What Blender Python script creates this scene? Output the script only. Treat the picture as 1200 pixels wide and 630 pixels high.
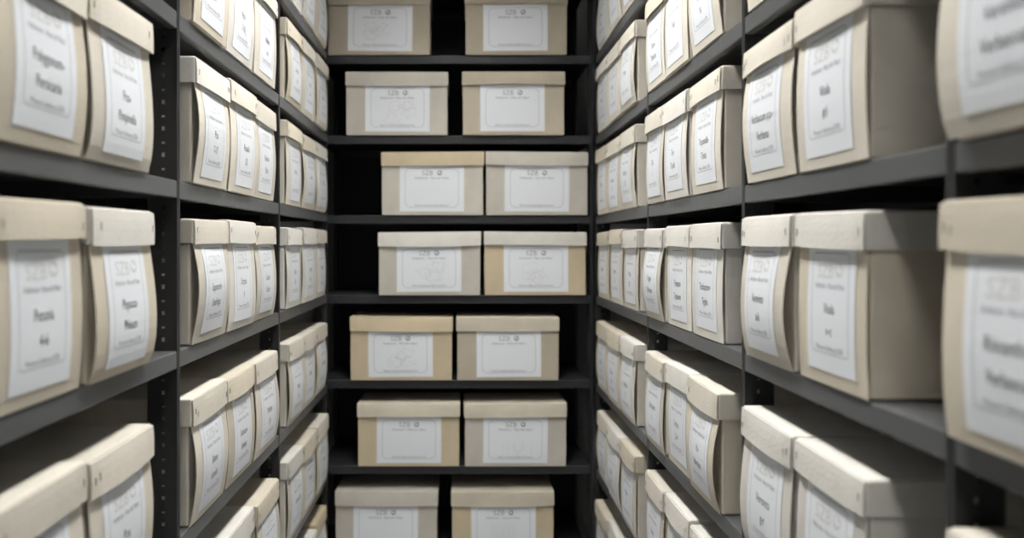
import bpy, math, random
from mathutils import Vector, Matrix

for o in list(bpy.data.objects):
    bpy.data.objects.remove(o, do_unlink=True)
scene = bpy.context.scene
C = scene.collection
R = math.radians
random.seed(7)

# ------------------------------------------------------------------ camera, world, exposure
CAM_Z = 1.50
cam = bpy.data.cameras.new('camera')
cam.sensor_width = 36.0
cam.lens = 25.08
cam.shift_x = 0.0492
cam.shift_y = -0.0250
cam.clip_start = 0.02
cam.dof.use_dof = True
cam.dof.focus_distance = 1.90
cam.dof.aperture_fstop = 1.8
cam_o = bpy.data.objects.new('camera', cam)
cam_o.location = (0, 0, CAM_Z)
cam_o.rotation_euler = (R(90), 0, 0)
C.objects.link(cam_o)
scene.camera = cam_o

world = bpy.data.worlds.new('world')
scene.world = world
world.use_nodes = True
world.node_tree.nodes['Background'].inputs['Color'].default_value = (0.9, 0.95, 1.0, 1)
world.node_tree.nodes['Background'].inputs['Strength'].default_value = 0.20

vs = scene.view_settings
vs.view_transform = 'Standard'
vs.look = 'None'
vs.gamma = 1.0
vs.use_curve_mapping = False
vs.exposure = -0.22
LAMP_STRENGTH = 71.0

# ------------------------------------------------------------------ materials
def new_mat(name):
    m = bpy.data.materials.new(name)
    m.use_nodes = True
    return m, m.node_tree.nodes, m.node_tree.links, m.node_tree.nodes['Principled BSDF']

def card(name, col, rough=0.75, var=0.10):
    """cardboard: slight mottling, faint fibres, scuffs"""
    m, n, l, b = new_mat(name)
    tc = n.new('ShaderNodeTexCoord')
    oi = n.new('ShaderNodeObjectInfo')
    big = n.new('ShaderNodeTexNoise'); big.inputs['Scale'].default_value = 9; big.inputs['Detail'].default_value = 4
    fine = n.new('ShaderNodeTexNoise'); fine.inputs['Scale'].default_value = 150; fine.inputs['Detail'].default_value = 3
    l.new(tc.outputs['Object'], big.inputs['Vector'])
    l.new(tc.outputs['Object'], fine.inputs['Vector'])
    ramp = n.new('ShaderNodeValToRGB')
    ramp.color_ramp.elements[0].position = 0.3
    ramp.color_ramp.elements[1].position = 0.7
    ramp.color_ramp.elements[0].color = tuple(c * (1 - var) for c in col) + (1,)
    ramp.color_ramp.elements[1].color = tuple(min(1, c * (1 + var * 0.4)) for c in col) + (1,)
    l.new(big.outputs['Fac'], ramp.inputs['Fac'])
    hsv = n.new('ShaderNodeHueSaturation')
    mr = n.new('ShaderNodeMapRange')
    mr.inputs['To Min'].default_value = 0.90; mr.inputs['To Max'].default_value = 1.06
    l.new(oi.outputs['Random'], mr.inputs['Value'])
    l.new(mr.outputs['Result'], hsv.inputs['Value'])
    l.new(ramp.outputs['Color'], hsv.inputs['Color'])
    l.new(hsv.outputs['Color'], b.inputs['Base Color'])
    b.inputs['Roughness'].default_value = rough
    b.inputs['Specular IOR Level'].default_value = 0.25
    bump = n.new('ShaderNodeBump'); bump.inputs['Strength'].default_value = 0.35; bump.inputs['Distance'].default_value = 0.002
    l.new(fine.outputs['Fac'], bump.inputs['Height'])
    l.new(bump.outputs['Normal'], b.inputs['Normal'])
    return m

def plain(name, col, rough=0.5, metal=0.0, spec=0.5):
    m, n, l, b = new_mat(name)
    b.inputs['Base Color'].default_value = tuple(col) + (1,)
    b.inputs['Roughness'].default_value = rough
    b.inputs['Metallic'].default_value = metal
    b.inputs['Specular IOR Level'].default_value = spec
    return m

def paint_metal(name, col, rough):
    m, n, l, b = new_mat(name)
    tc = n.new('ShaderNodeTexCoord')
    no = n.new('ShaderNodeTexNoise'); no.inputs['Scale'].default_value = 35; no.inputs['Detail'].default_value = 5
    l.new(tc.outputs['Object'], no.inputs['Vector'])
    mr = n.new('ShaderNodeMapRange')
    mr.inputs['To Min'].default_value = rough - 0.06; mr.inputs['To Max'].default_value = rough + 0.10
    l.new(no.outputs['Fac'], mr.inputs['Value'])
    l.new(mr.outputs['Result'], b.inputs['Roughness'])
    b.inputs['Base Color'].default_value = tuple(col) + (1,)
    b.inputs['Specular IOR Level'].default_value = 0.55
    bump = n.new('ShaderNodeBump'); bump.inputs['Strength'].default_value = 0.04; bump.inputs['Distance'].default_value = 0.001
    l.new(no.outputs['Fac'], bump.inputs['Height'])
    l.new(bump.outputs['Normal'], b.inputs['Normal'])
    return m

def concrete(name, col):
    m, n, l, b = new_mat(name)
    tc = n.new('ShaderNodeTexCoord')
    no = n.new('ShaderNodeTexNoise'); no.inputs['Scale'].default_value = 6; no.inputs['Detail'].default_value = 8
    l.new(tc.outputs['Object'], no.inputs['Vector'])
    r = n.new('ShaderNodeValToRGB')
    r.color_ramp.elements[0].color = tuple(c * 0.8 for c in col) + (1,)
    r.color_ramp.elements[1].color = tuple(c * 1.1 for c in col) + (1,)
    l.new(no.outputs['Fac'], r.inputs['Fac'])
    l.new(r.outputs['Color'], b.inputs['Base Color'])
    b.inputs['Roughness'].default_value = 0.6
    return m

CARD = {
    'cream': card('cream_card', (0.68, 0.635, 0.55)),
    'pale':  card('pale_card',  (0.71, 0.685, 0.63)),
    'warm':  card('warm_card',  (0.65, 0.59, 0.48)),
    'tan':   card('tan_card',   (0.60, 0.505, 0.355)),
    'taupe': card('taupe_card', (0.52, 0.46, 0.365)),
    'grey':  card('grey_card',  (0.585, 0.55, 0.485)),
}
M_LABEL = plain('label_paper', (0.835, 0.865, 0.905), 0.40, 0, 0.4)
M_INK = plain('dark_ink', (0.16, 0.16, 0.17), 0.7, 0, 0.2)
M_PRINT = plain('grey_print', (0.30, 0.30, 0.32), 0.7, 0, 0.2)
M_LOGO = plain('pale_logo_print', (0.68, 0.68, 0.66), 0.7, 0, 0.2)
M_BORDER = plain('border_print', (0.40, 0.41, 0.43), 0.7, 0, 0.2)
M_PENCIL = plain('faint_pencil', (0.62, 0.62, 0.62), 0.7, 0, 0.2)
M_STAPLE = plain('staple_wire', (0.50, 0.46, 0.39), 0.5, 0.5)
M_RACK = paint_metal('rack_paint', (0.098, 0.101, 0.105), 0.30)
M_POST = paint_metal('post_paint', (0.032, 0.033, 0.034), 0.34)
M_SHADE_SHEET = paint_metal('shade_sheet_black', (0.012, 0.012, 0.013), 0.6)  # near-black: shade behind the boxes put into the colour
M_BACKRACK = paint_metal('end_rack_paint', (0.020, 0.021, 0.024), 0.45)
M_FLOOR = concrete('grey_floor', (0.42, 0.42, 0.41))
M_WALL = concrete('plaster_wall', (0.45, 0.45, 0.44))
M_CEIL = concrete('plaster_ceiling', (0.62, 0.62, 0.60))
M_LAMPBODY = plain('lamp_housing', (0.7, 0.7, 0.7), 0.4)
def lamp_mat(name, strength):
    m, n, l, b = new_mat(name)
    b.inputs['Base Color'].default_value = (0.8, 0.8, 0.8, 1)
    b.inputs['Emission Color'].default_value = (1.0, 0.985, 0.955, 1)
    b.inputs['Emission Strength'].default_value = strength
    return m

# ------------------------------------------------------------------ mesh helpers
def mesh(name, verts, faces, mat, smooth=False):
    me = bpy.data.meshes.new(name)
    me.from_pydata([tuple(v) for v in verts], [], faces)
    me.materials.append(mat)
    if smooth:
        me.polygons.foreach_set('use_smooth', [True] * len(me.polygons))
    me.update()
    return me

def obj(name, me, parent=None, loc=(0, 0, 0), rz=0.0):
    o = bpy.data.objects.new(name, me)
    C.objects.link(o)
    o.location = loc
    o.rotation_euler = (0, 0, rz)
    if parent is not None:
        o.parent = parent
    return o

def empty(name, loc=(0, 0, 0), rz=0.0):
    o = bpy.data.objects.new(name, None)
    o.empty_display_size = 0.05
    C.objects.link(o)
    o.location = loc
    o.rotation_euler = (0, 0, rz)
    return o

def tag(o, label, cat, group=None):
    o['label'] = label
    o['category'] = cat
    if group:
        o['group'] = group
    return o

def add_box(V, F, x0, x1, y0, y1, z0, z1):
    k = len(V)
    V += [(x0, y0, z0), (x1, y0, z0), (x1, y1, z0), (x0, y1, z0),
          (x0, y0, z1), (x1, y0, z1), (x1, y1, z1), (x0, y1, z1)]
    F += [(k, k+3, k+2, k+1), (k+4, k+5, k+6, k+7), (k, k+1, k+5, k+4),
          (k+1, k+2, k+6, k+5), (k+2, k+3, k+7, k+6), (k+3, k, k+4, k+7)]

def loft(rings, cap0=True, cap1=True):
    V, F = [], []
    n = len(rings[0])
    for r in rings:
        V += r
    for i in range(len(rings) - 1):
        a, c = i * n, (i + 1) * n
        for j in range(n):
            k = (j + 1) % n
            F.append((a + j, a + k, c + k, c + j))
    if cap0:
        F.append(tuple(range(n - 1, -1, -1)))
    if cap1:
        a = (len(rings) - 1) * n
        F.append(tuple(range(a, a + n)))
    return V, F

def rrect(x0, x1, y0, y1, r, z, nf=8, ns=3):
    """rounded rectangle ring, counter-clockwise from the front left, front side (y0) cut into nf"""
    P = []
    def corner(cx, cy, a0):
        for k in range(3):
            a = a0 + k * math.pi / 4
            P.append((cx + r * math.cos(a), cy + r * math.sin(a), z))
    corner(x0 + r, y0 + r, math.pi)
    for k in range(1, nf):
        P.append((x0 + r + (x1 - x0 - 2 * r) * k / nf, y0, z))
    corner(x1 - r, y0 + r, 1.5 * math.pi)
    for k in range(1, ns):
        P.append((x1, y0 + r + (y1 - y0 - 2 * r) * k / ns, z))
    corner(x1 - r, y1 - r, 0)
    corner(x0 + r, y1 - r, 0.5 * math.pi)
    for k in range(1, ns):
        P.append((x0, y1 - r - (y1 - y0 - 2 * r) * k / ns, z))
    return P

# ------------------------------------------------------------------ text (flat glyph outlines, cached)
_txt = {}
def glyphs(s, shear=0.0):
    key = (s, shear)
    if key not in _txt:
        cu = bpy.data.curves.new('t', 'FONT')
        cu.body = s
        cu.size = 1.0
        cu.align_x = 'CENTER'
        cu.resolution_u = 2
        cu.shear = shear
        ob = bpy.data.objects.new('t', cu)
        C.objects.link(ob)
        dg = bpy.context.evaluated_depsgraph_get()
        me = bpy.data.meshes.new_from_object(ob.evaluated_get(dg))
        vs_ = [(v.co.x, v.co.y) for v in me.vertices]
        fs_ = [tuple(p.vertices) for p in me.polygons]
        bpy.data.objects.remove(ob, do_unlink=True)
        bpy.data.curves.remove(cu)
        bpy.data.meshes.remove(me)
        _txt[key] = (vs_, fs_)
    return _txt[key]

def put_text(V, F, s, cx, cy, size, maxw=None, sx=1.0, shear=0.0):
    v, f = glyphs(s, shear)
    if not v:
        return
    w = max(p[0] for p in v) - min(p[0] for p in v)
    k = size * sx
    if maxw and w * k > maxw:
        k = maxw / w
    b0 = len(V)
    V += [(cx + p[0] * k, cy + p[1] * size) for p in v]
    F += [tuple(i + b0 for i in q) for q in f]

def put_poly(V, F, pts, t, closed=False):
    """a thin drawn line of width t through pts (2D)"""
    n = len(pts)
    segs = n if closed else n - 1
    for i in range(segs):
        a = Vector(pts[i]); c = Vector(pts[(i + 1) % n])
        d = c - a
        L = d.length
        if L < 1e-6:
            continue
        d /= L
        nn = Vector((-d.y, d.x)) * (t / 2)
        e = d * (t * 0.3)
        cuts = max(1, int(L / 0.03))
        for q in range(cuts):
            p0 = a + d * (L * q / cuts) - (e if q == 0 else Vector((0, 0)))
            p1 = a + d * (L * (q + 1) / cuts) + (e if q == cuts - 1 else Vector((0, 0)))
            k = len(V)
            V += [tuple(p0 - nn), tuple(p1 - nn), tuple(p1 + nn), tuple(p0 + nn)]
            F.append((k, k + 1, k + 2, k + 3))

def rr2(x0, x1, y0, y1, r, n=4):
    P = []
    for cx, cy, a0 in ((x1 - r, y1 - r, 0), (x0 + r, y1 - r, 90), (x0 + r, y0 + r, 180), (x1 - r, y0 + r, 270)):
        for k in range(n + 1):
            a = R(a0 + 90 * k / n)
            P.append((cx + r * math.cos(a), cy + r * math.sin(a)))
    return P

def emblem(V, F, cx, cy, r, t):
    put_poly(V, F, [(cx + r * math.cos(R(a)), cy + r * math.sin(R(a))) for a in range(0, 360, 30)], t, True)
    put_poly(V, F, [(cx - r * .75, cy - r * .35), (cx - r * .1, cy - r * .85), (cx + r * .6, cy - r * .55)], t * 1.8)
    put_poly(V, F, [(cx + r * .2, cy + r * .95), (cx + r * .55, cy + r * .35)], t * 1.8)

# ------------------------------------------------------------------ the archive box
BOX_H, LID_H, BOX_D = 0.278, 0.057, 0.44
SHARED_STAPLE = None

def staple_mesh():
    global SHARED_STAPLE
    if SHARED_STAPLE is None:
        V, F = [], []
        add_box(V, F, -0.0005, 0.0005, -0.0009, 0.002, -0.006, 0.006)
        SHARED_STAPLE = mesh('staple', V, F, M_STAPLE)
    return SHARED_STAPLE

def make_box(loc, rz, w, depth, body_mat, lid_mat, rng, kind='spine', words=('', ''), bulge=0.008,
             lid_h=LID_H, h=BOX_H, sketch=None):
    """one lidded archive box; local origin: middle of the front edge at the base, front faces -y"""
    root = empty('archive_box', loc, rz)
    bw = w - 0.010                      # body narrower than the lid
    x0, x1 = -bw / 2, bw / 2
    vis = h - lid_h
    lean = rng.uniform(-0.002, 0.002)
    ph = rng.uniform(-0.25, 0.25)
    skew = rng.uniform(-0.4, 0.4)

    def front(x, z):
        """y of the bowed front panel at (x, z)"""
        v = min(max(z / (vis + 0.012), 0), 1)
        u = x / bw
        s = math.sin(math.pi * (v ** (0.9 + ph)))
        return -bulge * s * (1 + skew * u * 1.2) - 0.0015 * math.cos(math.pi * u) * s

    # body
    def jig(P, a):
        return [(p[0] + rng.uniform(-a, a), p[1] + rng.uniform(-a, a), p[2]) for p in P]
    yb = 0.005
    rings = [rrect(x0 + .004, x1 - .004, yb + .003, depth - .003, .004, 0.0, 4),
             rrect(x0, x1, yb, depth, .004, 0.004, 4),
             jig(rrect(x0, x1, yb, depth, .004, h * .45, 4), .0008),
             rrect(x0, x1, yb, depth, .004, h - .006, 4)]
    V, F = loft(rings)
    obj('body', mesh('body', V, F, body_mat), root)

    # front panel: a bowed sheet that stands a little proud of the body
    nu, nv, t = 5, 12, 0.0028
    V, F = [], []
    zt = h - 0.012
    for side in (0, 1):
        for j in range(nv + 1):
            z = 0.001 + (zt - 0.001) * j / nv
            for i in range(nu + 1):
                u = i / nu
                x = x0 - .0005 + (bw + .001) * u
                edge = 0.0012 if (i in (0, nu)) else 0.0
                V.append((x + lean * math.sin(math.pi * z / h), front(x, z) + (edge if side == 0 else t), z))
    nn = (nu + 1) * (nv + 1)
    idx = lambda s, i, j: s * nn + j * (nu + 1) + i
    for j in range(nv):
        for i in range(nu):
            F.append((idx(0, i, j), idx(0, i + 1, j), idx(0, i + 1, j + 1), idx(0, i, j + 1)))
            F.append((idx(1, i, j), idx(1, i, j + 1), idx(1, i + 1, j + 1), idx(1, i + 1, j)))
        F.append((idx(0, 0, j), idx(0, 0, j + 1), idx(1, 0, j + 1), idx(1, 0, j)))
        F.append((idx(0, nu, j), idx(1, nu, j), idx(1, nu, j + 1), idx(0, nu, j + 1)))
    for i in range(nu):
        F.append((idx(0, i, 0), idx(1, i, 0), idx(1, i + 1, 0), idx(0, i + 1, 0)))
        F.append((idx(0, i, nv), idx(0, i + 1, nv), idx(1, i + 1, nv), idx(1, i, nv)))
    me = mesh('front_panel', V, F, body_mat)
    obj('front_panel', me, root)

    # lid: open tray turned over, its front apron bowing out and dipping a little
    lw0, lw1 = -w / 2, w / 2
    bow = rng.uniform(0.002, 0.008)
    dip = rng.uniform(-0.003, 0.004)
    tilt = rng.uniform(-0.0025, 0.0025)
    fy = -0.0045
    def lidring(inset, z, k, r):
        P = rrect(lw0 + inset, lw1 - inset, fy + inset, depth + .004 - inset, r, z, 8)
        out = []
        for i, p in enumerate(P):
            u = p[0] / w
            c = math.cos(math.pi * max(-.5, min(.5, u)))
            isf = p[1] < 0.02
            y = p[1]
            zz = p[2] + tilt * u * 2 - (dip * c * k if isf else 0) + (rng.uniform(-.0006, .0006) if k else 0)
            out.append((p[0] + (rng.uniform(-.0006, .0006) if inset < .002 else 0), y, zz))
        return out
    zb, zt2 = h - lid_h, h
    rings = [lidring(.0028, zt2 - .003, 0, .003), lidring(.0028, zb, 1, .003), lidring(.0, zb, 1, .004),
             lidring(.0, (zb + zt2) / 2, .5, .004), lidring(.0, zt2 - .004, 0, .004),
             lidring(.0012, zt2 - .0012, 0, .004), lidring(.005, zt2, 0, .005)]
    V, F = loft(rings)
    lid = obj('lid', mesh('lid', V, F, lid_mat), root)
    # folded front flap of the lid, standing off it a little and bowing out towards its lower edge
    nu, nv, t, gap = 8, 4, 0.0024, 0.0022
    fdrop = rng.uniform(0.0, 0.003)
    def flap_y(x, z):
        k = (h - z) / lid_h
        return fy - gap * min(1, k * 2.5) - t - bow * math.cos(math.pi * x / w) * k
    V, F = [], []
    for side in (0, 1):
        for j in range(nv + 1):
            z = (zb - fdrop) + (h - .0035 - (zb - fdrop)) * j / nv
            for i in range(nu + 1):
                x = lw0 + .0015 + (w - .003) * i / nu
                V.append((x, flap_y(x, z) + (t if side else (.0008 if i in (0, nu) else 0)),
                          z + tilt * x / w * 2 - dip * math.cos(math.pi * x / w) * (1 - j / nv)))
    nn = (nu + 1) * (nv + 1)
    for j in range(nv):
        for i in range(nu):
            F.append((idx2(0, i, j, nu, nn), idx2(0, i + 1, j, nu, nn), idx2(0, i + 1, j + 1, nu, nn), idx2(0, i, j + 1, nu, nn)))
            F.append((idx2(1, i, j, nu, nn), idx2(1, i, j + 1, nu, nn), idx2(1, i + 1, j + 1, nu, nn), idx2(1, i + 1, j, nu, nn)))
        F.append((idx2(0, 0, j, nu, nn), idx2(0, 0, j + 1, nu, nn), idx2(1, 0, j + 1, nu, nn), idx2(1, 0, j, nu, nn)))
        F.append((idx2(0, nu, j, nu, nn), idx2(1, nu, j, nu, nn), idx2(1, nu, j + 1, nu, nn), idx2(0, nu, j + 1, nu, nn)))
    for i in range(nu):
        F.append((idx2(0, i, 0, nu, nn), idx2(1, i, 0, nu, nn), idx2(1, i + 1, 0, nu, nn), idx2(0, i + 1, 0, nu, nn)))
        F.append((idx2(0, i, nv, nu, nn), idx2(0, i + 1, nv, nu, nn), idx2(1, i + 1, nv, nu, nn), idx2(1, i, nv, nu, nn)))
    obj('front_flap', mesh('front_flap', V, F, lid_mat), lid)
    for sx in (-1, 1):
        for q in range(1 if rng.random() < .5 else 2):
            if rng.random() < .85:
                xs = sx * (w / 2 - .012 - .012 * q)
                zz = zb + lid_h * .42 + rng.uniform(-.006, .006)
                obj('staple', staple_mesh(), lid, (xs, flap_y(xs, zz), zz))

    # label sheet following the panel
    if kind == 'spine':
        LW, LH, zc0 = 0.143, 0.207, 0.020 + rng.uniform(-.003, .003)
    else:
        LW, LH, zc0 = 0.284, 0.205, 0.0155
    lx = rng.uniform(-.006, .006)
    rot = rng.uniform(-.008, .008)
    def onlabel(px, py, off):
        x = lx + px - py * rot
        z = zc0 + py + px * rot
        return (x + lean * math.sin(math.pi * z / h), front(x, z) - off, z)
    nu, nv = 4, 12
    V, F = [], []
    for s, off in ((0, .0011), (1, .0004)):
        for j in range(nv + 1):
            for i in range(nu + 1):
                V.append(onlabel(-LW / 2 + LW * i / nu, LH * j / nv, off))
    nn = (nu + 1) * (nv + 1)
    for j in range(nv):
        for i in range(nu):
            F.append((idx2(0, i, j, nu, nn), idx2(0, i + 1, j, nu, nn), idx2(0, i + 1, j + 1, nu, nn), idx2(0, i, j + 1, nu, nn)))
    for j in range(nv):
        F.append((idx2(0, 0, j, nu, nn), idx2(0, 0, j + 1, nu, nn), idx2(1, 0, j + 1, nu, nn), idx2(1, 0, j, nu, nn)))
        F.append((idx2(0, nu, j, nu, nn), idx2(1, nu, j, nu, nn), idx2(1, nu, j + 1, nu, nn), idx2(0, nu, j + 1, nu, nn)))
    for i in range(nu):
        F.append((idx2(0, i, 0, nu, nn), idx2(1, i, 0, nu, nn), idx2(1, i + 1, 0, nu, nn), idx2(0, i + 1, 0, nu, nn)))
    lab = obj('label', mesh('label', V, F, M_LABEL), root)

    def sub(name, V2, F2, mat, off):
        if not V2:
            return
        obj(name, mesh(name, [onlabel(p[0], p[1], off) for p in V2], F2, mat), lab)
    OFF = .0016
    if kind == 'spine':
        V, F = [], []
        put_poly(V, F, rr2(-.055, .055, .030, .190, .008), .0009, True)
        put_poly(V, F, [(-.048, .190), (.048, .190)], .0016)
        sub('border', V, F, M_PRINT, OFF)
        V, F = [], []
        put_text(V, F, 'Herbarium - Haus der Natur', 0, .1335, .0135, .088)
        sub('heading_text', V, F, M_PRINT, OFF)
        V, F = [], []
        put_text(V, F, 'Museum Salzburg (SZB)', 0, .0345, .0115, .080)
        sub('footer_text', V, F, M_PRINT, OFF)
        V, F = [], []
        put_text(V, F, 'SZB', -.014, .150, .034, .048)
        sub('logo', V, F, M_LOGO, OFF)
        V, F = [], []
        emblem(V, F, .027, .164, .0105, .0022)
        sub('emblem', V, F, M_LOGO, OFF)
        V, F = [], []
        sc = 1.0
        put_text(V, F, words[0], 0, .0935, .0245 * sc, .096, .64)
        if len(words) > 1 and words[1]:
            sub('plant_name', V, F, M_INK, OFF)
            V, F = [], []
            put_text(V, F, words[1], 0, .0585, .0245 * sc, .096, .64)
        sub('plant_name', V, F, M_INK, OFF)
    else:
        V, F = [], []
        put_poly(V, F, rr2(-.117, .117, .019, .189, .022), .0015, True)
        sub('border', V, F, M_BORDER, OFF)
        V, F = [], []
        put_text(V, F, 'Herbarium - Haus der Natur', .0, .1435, .0135, .150, 1.0)
        sub('heading_text', V, F, M_PRINT, OFF)
        V, F = [], []
        put_text(V, F, 'Museum Salzburg (SZB) Herbarium', .0, .0235, .0115, .150, 1.0)
        sub('footer_text', V, F, M_PRINT, OFF)
        V, F = [], []
        put_text(V, F, 'SZB', -.019, .160, .030, .056)
        sub('logo', V, F, M_BORDER, OFF)
        V, F = [], []
        emblem(V, F, .034, .170, .0092, .0030)
        sub('emblem', V, F, M_PRINT, OFF)
        if sketch:
            V, F = [], []
            for ln in sketch:
                put_poly(V, F, ln, .0011)
            sub('pencil_sketch', V, F, M_PENCIL, OFF)
    return root

def idx2(s, i, j, nu, nn):
    return s * nn + j * (nu + 1) + i

# ------------------------------------------------------------------ room
WX = 1.16          # side walls
YB = 3.80          # back wall
YF = -2.4
CEIL = 3.24
def slab(name, x0, x1, y0, y1, z0, z1, mat):
    V, F = [], []
    add_box(V, F, x0, x1, y0, y1, z0, z1)
    o = obj(name, mesh(name, V, F, mat))
    o['kind'] = 'structure'
    return o
slab('floor', -WX - .1, WX + .1, YF, YB + .1, -.1, 0, M_FLOOR)
slab('ceiling', -WX - .1, WX + .1, YF, YB + .1, CEIL, CEIL + .1, M_CEIL)
slab('wall_left', -WX - .1, -WX, YF, YB, 0, CEIL, M_WALL)
slab('wall_right', WX, WX + .1, YF, YB, 0, CEIL, M_WALL)
slab('wall_back', -WX - .1, WX + .1, YB, YB + .1, 0, CEIL, M_WALL)

# ------------------------------------------------------------------ ceiling lamp over the aisle
M_LIGHT_SHAPER = plain('light_shaper_metal', (0.30, 0.30, 0.30), 0.45)  # housing metal, also for the skirts and blades added to shape the light
def batten(y0, y1, label, strength):
    """luminaire with opal diffuser; deep skirts and cross blades added to dim upper rows"""
    D = 0.175
    lamp = empty('ceiling_light', (0, (y0 + y1) / 2, CEIL - .235))
    tag(lamp, label, 'ceiling light', 'ceiling lights along the aisle')
    L2 = (y1 - y0) / 2
    V, F = [], []
    add_box(V, F, -.165, .165, -L2 - .01, L2 + .01, .210, .230)
    for a, c in ((-.165, -.160), (.160, .165)):
        add_box(V, F, a, c, -L2 - .01, L2 + .01, 0, .210)  # deep skirts added to limit low-angle light
    for a, c in ((-L2 - .01, -L2 - .005), (L2 + .005, L2 + .01)):
        add_box(V, F, -.160, .160, a, c, 0, .210)
    obj('housing', mesh('housing', V, F, M_LIGHT_SHAPER), lamp)
    V, F = [], []
    add_box(V, F, -.155, .155, -L2, L2, D + .005, D + .02)
    obj('diffuser', mesh('diffuser', V, F, lamp_mat('lamp_diffuser', strength)), lamp)
    nb = int(round((y1 - y0) / .26))
    V, F = [], []
    add_box(V, F, -.159, .159, -.0015, .0015, .002, D)  # cross blades added to cut light off from the upper shelves
    bm = mesh('added_blade', V, F, M_LIGHT_SHAPER)
    for k in range(1, nb):
        obj('added_blade', bm, lamp, (0, -L2 + 2 * L2 * k / nb, 0))
batten(1.00, 2.50, 'fluorescent light with added louvres on the ceiling above the middle of the aisle', LAMP_STRENGTH)
batten(-1.50, 0.10, 'fluorescent light with added louvres on the ceiling above and behind the camera', LAMP_STRENGTH * 0.68)

# ------------------------------------------------------------------ shelving
LEVELS_R = [CAM_Z + v for v in (-1.373, -0.990, -0.613, -0.229, 0.121, 0.472, 0.827, 1.175)]
LEVELS_L = [CAM_Z + v for v in (-1.410, -1.015, -0.617, -0.223, 0.1305, 0.4815, 0.836, 1.184)]
LEVELS_B = [CAM_Z + v for v in (-1.370, -0.983, -0.604, -0.229, 0.124, 0.4765, 0.831, 1.180)]
LIP = 0.037
DEPTH = 0.50
POST_H = CAM_Z + 1.19

def shelf_mesh(L, mat):
    """tray: x along the shelf (0..L), y into the rack, z=0 is the top; rolled front lip with return"""
    e = 0.0035
    prof = []
    for k in range(5):                                   # rounded front top edge
        a = R(90 + 22.5 * k)
        prof.append((e + e * math.cos(a), -e + e * math.sin(a)))
    for k in range(4):                                   # rounded front bottom edge
        a = R(180 + 30 * k)
        prof.append((e * .7 + e * .7 * math.cos(a), -LIP + e * .7 + e * .7 * math.sin(a)))
    prof += [(.018, -LIP), (.018, -LIP + .0018), (.0035, -LIP + .003), (.0035, -.0045), (.006, -.002)]
    back = [(DEPTH - .002, -.002), (DEPTH - .002, -LIP), (DEPTH, -LIP), (DEPTH, 0)]
    prof += back
    r0 = [(0.0, p[0], p[1]) for p in prof]
    r1 = [(L, p[0], p[1]) for p in prof]
    V, F = loft([r0, r1])
    # end flanges under the plate
    add_box(V, F, 0, .0018, .0040, DEPTH - .003, -LIP + .002, -.0019)
    add_box(V, F, L - .0018, L, .0040, DEPTH - .003, -LIP + .002, -.0019)
    return mesh('shelf', V, F, mat)

def post_mesh(mat, H):
    """upright made of two angle profiles back to back; x along the shelf, y into the rack; perforated webs"""
    V, F = [], []
    for s in (-1, 1):
        a, c = (.0012, .0072) if s > 0 else (-.0072, -.0012)
        add_box(V, F, a, c, 0, .0022, 0, H)
        # web: plate in the y-z plane, with square holes and slots
        xa = a if s > 0 else c - .0018
        ys = [.0022, .028, .036, .060]
        k0 = len(V)
        zs = [0.0]; holes = []
        z = .03
        big = True
        while z + .03 < H:
            hh = .009 if big else .0045
            zs += [z, z + hh]
            holes.append((z, z + hh))
            z += .0275
            big = not big
        zs.append(H)
        for zz in zs:
            for yy in ys:
                V.append((xa + .0009, yy, zz))
        hset = set(h[0] for h in holes)
        for j in range(len(zs) - 1):
            for i in range(3):
                if i == 1 and zs[j] in hset:
                    continue
                q = k0 + j * 4 + i
                F.append((q, q + 1, q + 5, q + 4))
    add_box(V, F, -.0072, .0072, .060, .0618, 0, H)
    return mesh('post', V, F, mat)

def rack(name, label, origin, rz, posts, mat, postmat, levels, rear=True):
    """origin: front plane; local x along the rack, y into it"""
    root = empty(name, origin, rz)
    tag(root, label, 'shelving')
    pm = post_mesh(postmat, POST_H)
    for p in posts:
        obj('post', pm, root, (p, 0, 0))
        q = obj('post', pm, root, (p, DEPTH + .004, 0), math.pi)
    for a, c in zip(posts[:-1], posts[1:]):
        L = c - a - .0165
        sm = shelf_mesh(L, mat)
        for z in levels:
            obj('shelf', sm, root, (a + .00825, 0.0006, z))
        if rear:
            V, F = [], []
            add_box(V, F, 0, L, 0, .001, 0, POST_H - .05)  # sheet added to keep the gaps behind the boxes dark
            obj('shade_panel', mesh('shade_panel', V, F, M_SHADE_SHEET), root, (a + .00825, DEPTH + .008, .04))
    return root

XR = 0.59
LP = [0.66, 1.487, 2.310, 3.135]
RP = [0.10, 0.862, 1.495, 2.262, 3.135]
BACK_Y = 3.155
# left rack: local x -> +Y, local y -> -X (rz = +90)
rack('shelving_rack', 'dark grey metal shelving rack along the left side of the aisle', (-XR, 0, 0), R(90), LP, M_RACK, M_POST, LEVELS_L)
# right rack: local x -> -Y, local y -> +X (rz = -90)
rack('shelving_rack', 'dark grey metal shelving rack along the right side of the aisle', (XR, 0, 0), R(-90), [-p for p in reversed(RP)], M_RACK, M_POST, LEVELS_R)
# end rack
rack('shelving_rack', 'nearly black metal shelving rack facing the camera at the aisle end', (0, BACK_Y, 0), 0, [-.635, .574], M_BACKRACK, M_BACKRACK, LEVELS_B)

# ------------------------------------------------------------------ boxes
ORD = ['topmost', 'second', 'third', 'fourth', 'fifth', 'sixth', 'seventh']
def shelf_name(k, ks):
    ks = sorted(ks, reverse=True)
    i = ks.index(k)
    if i == len(ks) - 1:
        return 'lowest visible shelf'
    return ('topmost visible shelf' if i == 0 else ORD[i] + ' visible shelf from top')

COLNAME = {'cream': 'cream', 'pale': 'off-white', 'warm': 'warm cream', 'tan': 'tan', 'taupe': 'taupe', 'grey': 'greyish beige'}
FX = 0.587       # box fronts, a little proud of the shelf lips

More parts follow.
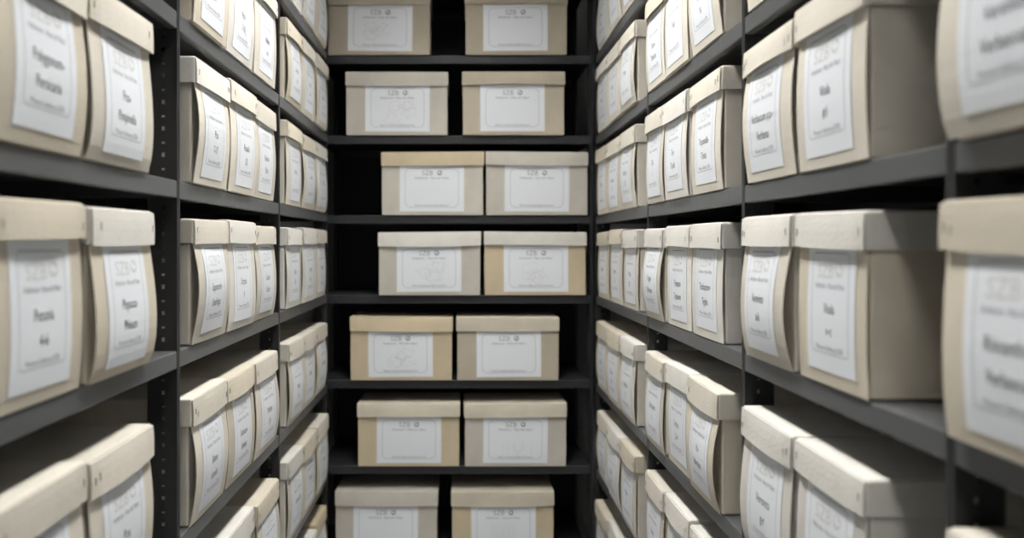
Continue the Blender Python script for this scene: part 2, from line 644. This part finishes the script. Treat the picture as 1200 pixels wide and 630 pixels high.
# plant names per (side, bay, level): from the near end of the bay to the far end
W = {
 ('L', 0, 4): [('Polygonum-', 'Persicaria'), ('Poa-', 'Pimpinella')],
 ('L', 0, 3): [('Petunia', '4-6'), ('Physoca-', 'Phleum')],
 ('L', 0, 2): [('Potentilla', 'a-c'), ('Poa', '1-3')],
 ('L', 1, 5): [('Plantago', '1-4'), ('Rosa', '1-10'), ('Rubus', 'a-c')],
 ('L', 1, 4): [('Poa', '7-17'), ('Rosella', '(2)'), ('Rumex-', 'Ruta')],
 ('L', 1, 3): [('Saponaria-', 'Saxifraga'), ('Scirpus', '9'), ('Secale-', 'Sedum')],
 ('L', 1, 2): [('Silene', 'acaulis'), ('Solanum-', 'Sorbus'), ('Stachys', '(3)')],
 ('L', 1, 1): [('Salix', 'a-b'), ('Salvia', '1'), ('Sesleria', '2')],
 ('R', 0, 4): [('Veronica-', 'Verbascum')],
 ('R', 0, 3): [('Rhinanthus-', 'Verbascum')],
 ('R', 0, 2): [('Viola', '1-4')],
 ('R', 1, 5): [('Viola', '#2'), ('Urtica', '1')],
 ('R', 1, 4): [('Viola', '#1'), ('Verbascum p.p.-', 'Verbena')],
 ('R', 1, 3): [('Viola', 'v-c'), ('Veronica', 'a-b')],
 ('R', 1, 2): [('Vicia', '1-2'), ('Veronica', 'g-r')],
 ('R', 2, 5): [('Thymus', 'N'), ('Teuc', ''), ('Teline-', 'Thesium')],
 ('R', 2, 4): [('Trapanella-', 'Trinia'), ('Tor-', 'Torilis'), ('Tilia', '1')],
 ('R', 2, 3): [('Trichophor-', 'Typha'), ('Trisetum', 'Tripleuro'), ('Trago-', 'Trifolium')],
 ('R', 2, 2): [('Va-', 'Valeriana'), ('Urtica', '2-4'), ('Utricularia', '1')],
 ('R', 2, 1): [('Vaccinium', 'a'), ('Valeri-', 'Verbena'), ('Vero', '12')],
}
GEN = ['Acer', 'Achillea', 'Alnus', 'Arabis', 'Betula', 'Campanula', 'Carex', 'Cirsium', 'Crepis', 'Draba', 'Erica', 'Festuca',
       'Galium', 'Gentiana', 'Juncus', 'Lathyrus', 'Luzula', 'Malus', 'Mentha', 'Nardus', 'Orchis', 'Oxalis']

LE = {0: [0.872, 1.105, 1.340], 1: [1.540, 1.772, 2.008, 2.250], 2: [2.382, 2.612, 2.850, 3.090]}
RE = {0: [0.620, 0.852], 1: [1.022, 1.247, 1.474], 2: [1.597, 1.823, 2.045, 2.252], 3: [2.370, 2.600, 2.835, 3.080]}
LV = {0: [4, 3, 2], 1: [5, 4, 3, 2, 1], 2: [6, 5, 4, 3, 2, 1, 0]}
RV = {0: [4, 3, 2], 1: [5, 4, 3, 2], 2: [5, 4, 3, 2, 1], 3: [6, 5, 4, 3, 2, 1, 0]}
BAYNAME = {('L', 0): 'near', ('L', 1): 'middle', ('L', 2): 'far',
           ('R', 0): 'nearest', ('R', 1): 'second', ('R', 2): 'third', ('R', 3): 'farthest'}
# lid / body colours where the photograph shows a difference: (side, bay, level) -> near..far
LIDC = {('L', 0, 4): ['cream', 'cream'], ('L', 0, 3): ['warm', 'pale'], ('L', 0, 2): ['cream', 'cream'],
        ('L', 1, 4): ['pale', 'cream', 'cream'], ('L', 1, 3): ['cream', 'pale', 'cream'], ('L', 1, 2): ['cream', 'warm', 'cream'],
        ('L', 1, 1): ['cream', 'pale', 'warm'], ('L', 2, 0): ['cream', 'pale', 'tan'],
        ('L', 2, 3): ['pale', 'pale', 'cream'], ('L', 2, 1): ['pale', 'warm', 'cream'],
        ('R', 0, 4): ['cream'], ('R', 0, 3): ['warm'], ('R', 0, 2): ['cream'],
        ('R', 1, 4): ['cream', 'cream'], ('R', 1, 3): ['pale', 'pale'], ('R', 1, 2): ['pale', 'pale'],
        ('R', 2, 4): ['cream', 'pale', 'cream'], ('R', 2, 3): ['pale', 'pale', 'pale'], ('R', 2, 2): ['cream', 'pale', 'cream'],
        ('R', 2, 1): ['pale', 'pale', 'cream'], ('R', 3, 3): ['pale', 'warm', 'warm'], ('R', 3, 2): ['pale', 'warm', 'warm'],
        ('R', 3, 1): ['warm', 'pale', 'cream'], ('R', 3, 0): ['cream', 'pale', 'warm'], ('R', 3, 4): ['cream', 'cream', 'warm']}
BODC = {('L', 0, 4): ['warm', 'cream'], ('L', 0, 3): ['warm', 'warm'],
        ('R', 1, 3): ['warm', 'cream'], ('R', 0, 3): ['warm'], ('R', 0, 2): ['warm'],
        ('R', 2, 3): ['pale', 'pale', 'cream'], ('R', 2, 2): ['warm', 'cream', 'cream']}
BULGE = {('R', 1, 3): [.003, .016], ('R', 2, 3): [.004, .003, .017], ('L', 1, 3): [.016, .008, .012], ('L', 1, 2): [.014, .010, .012],
         ('L', 0, 3): [.006, .015], ('R', 0, 4): [.011], ('R', 0, 3): [.009], ('R', 2, 2): [.016, .006, .010], ('R', 1, 4): [.006, .010]}

for side, E, LVL, LEVELS in (('L', LE, LV, LEVELS_L), ('R', RE, RV, LEVELS_R)):
    for bay in E:
        edges = E[bay]
        n = len(edges) - 1
        for k in LVL[bay]:
            key = (side, bay, k)
            rng = random.Random(str(key))
            for i in range(n):
                a, c = edges[i], edges[i + 1]
                slot = c - a
                w = slot - .0065 + rng.uniform(-.0035, .0015)
                yc = (a + c) / 2
                lc = LIDC.get(key, None)
                lc = lc[i] if lc else rng.choice(['cream', 'cream', 'pale', 'warm'])
                bc = BODC.get(key, None)
                bc = bc[i] if bc else (lc if rng.random() < .6 else 'cream')
                bl = BULGE.get(key, None)
                bl = bl[i] if bl else rng.uniform(.003, .013)
                words = W.get(key)
                words = words[i] if words else (rng.choice(GEN), rng.choice(['1', 'a-b', '2-4', '(3)', '7']))
                dx = rng.uniform(-.004, .006)
                if side == 'R' and bay == 0 and k > 2:
                    dx = .012          # these two stand a little farther out over the lip
                rz = R(rng.uniform(-.35, .35))
                if side == 'L':
                    loc, rot = (-FX + dx, yc, LEVELS[k] + .0008), R(90) + rz
                else:
                    loc, rot = (FX - dx, yc, LEVELS[k] + .0008), R(-90) + rz
                b = make_box(loc, rot, w, BOX_D, CARD[bc], CARD[lc], rng, 'spine', words, bl,
                             LID_H + rng.uniform(-.004, .003), BOX_H + rng.uniform(-.006, .005))
                sd = 'left' if side == 'L' else 'right'
                pos = {1: [''], 2: ['nearer of two', 'farther of two'], 3: ['nearest of three', 'middle of three', 'farthest of three']}[n][i]
                lb = f"{COLNAME[lc].replace('warm cream','cream').replace('greyish beige','beige')} archive box, {sd} rack {BAYNAME[(side, bay)]} bay, {shelf_name(k, LVL[bay])}"
                lb += (', ' + pos) if pos else ''
                tag(b, lb, 'box', 'archive boxes on the %s rack' % sd)

# end rack boxes: level, left lid edge px -> metres, lid colour, body colour
def squiggle(seed):
    r = random.Random(seed)
    out = []
    if seed == 6:       # upright pencil strokes and a loop
        for x in (-.055, -.032, .07):
            out.append([(x, .040), (x + .002, .085)])
        out.append([(-.01, .095), (-.008, .055), (.012, .042), (.034, .055), (.036, .095)])
        out.append([(-.005, .090), (-.002, .060), (.012, .050), (.028, .060), (.030, .090)])
        return out
    if seed == 7:       # columns of fine strokes
        for i in range(11):
            x = -.05 + i * .010
            out.append([(x, .030 + r.uniform(0, .02)), (x + r.uniform(-.003, .003), .085), (x + r.uniform(-.004, .004), .125 - r.uniform(0, .012))])
        return out
    for q in range(5):
        cx, cy = r.uniform(-.05, .06), r.uniform(.055, .115)
        p = []
        for s in range(12):
            a = s / 11 * 2 * math.pi
            rr = r.uniform(.008, .030)
            p.append((max(-.09, min(.09, cx + 1.5 * rr * math.cos(a))), max(.035, min(.132, cy + rr * math.sin(a)))))
        out.append(p)
    return out
S = 836.0 / 3.137
END = [(6, 383.5, 'taupe', 'taupe', 1), (6, 544.5, 'taupe', 'taupe', 0),
       (5, 404.4, 'grey', 'grey', 2), (5, 541.5, 'taupe', 'taupe', 0),
       (4, 446.5, 'tan', 'grey', 0), (4, 568.8, 'grey', 'grey', 0),
       (3, 442.8, 'pale', 'grey', 3), (3, 567.0, 'pale', 'tan', 4),
       (2, 409.8, 'tan', 'tan', 5), (2, 534.6, 'warm', 'taupe', 0),
       (1, 418.2, 'warm', 'tan', 0), (1, 543.6, 'warm', 'grey', 6),
       (0, 392.3, 'grey', 'grey', 0), (0, 528.6, 'warm', 'tan', 7)]
for i, (k, px, lc, bc, sk) in enumerate(END):
    rng = random.Random(900 + i)
    w = 0.4540
    x = (px - 541.0) / S + w / 2
    b = make_box((x, BACK_Y - .012 + rng.uniform(-.003, .003), LEVELS_B[k] + .0008), R(rng.uniform(-.3, .3)), w, 0.232, CARD[bc], CARD[lc], rng,
                 'side', ('', ''), .0015, LID_H + .002, BOX_H + .001, squiggle(sk) if sk else None)
    ks = [6, 5, 4, 3, 2, 1, 0]
    tag(b, f"{COLNAME[bc].split()[-1]} wide archive box, end rack, {shelf_name(k, ks)}, {'left' if i % 2 == 0 else 'right'} one",
        'box', 'wide boxes on the end rack')
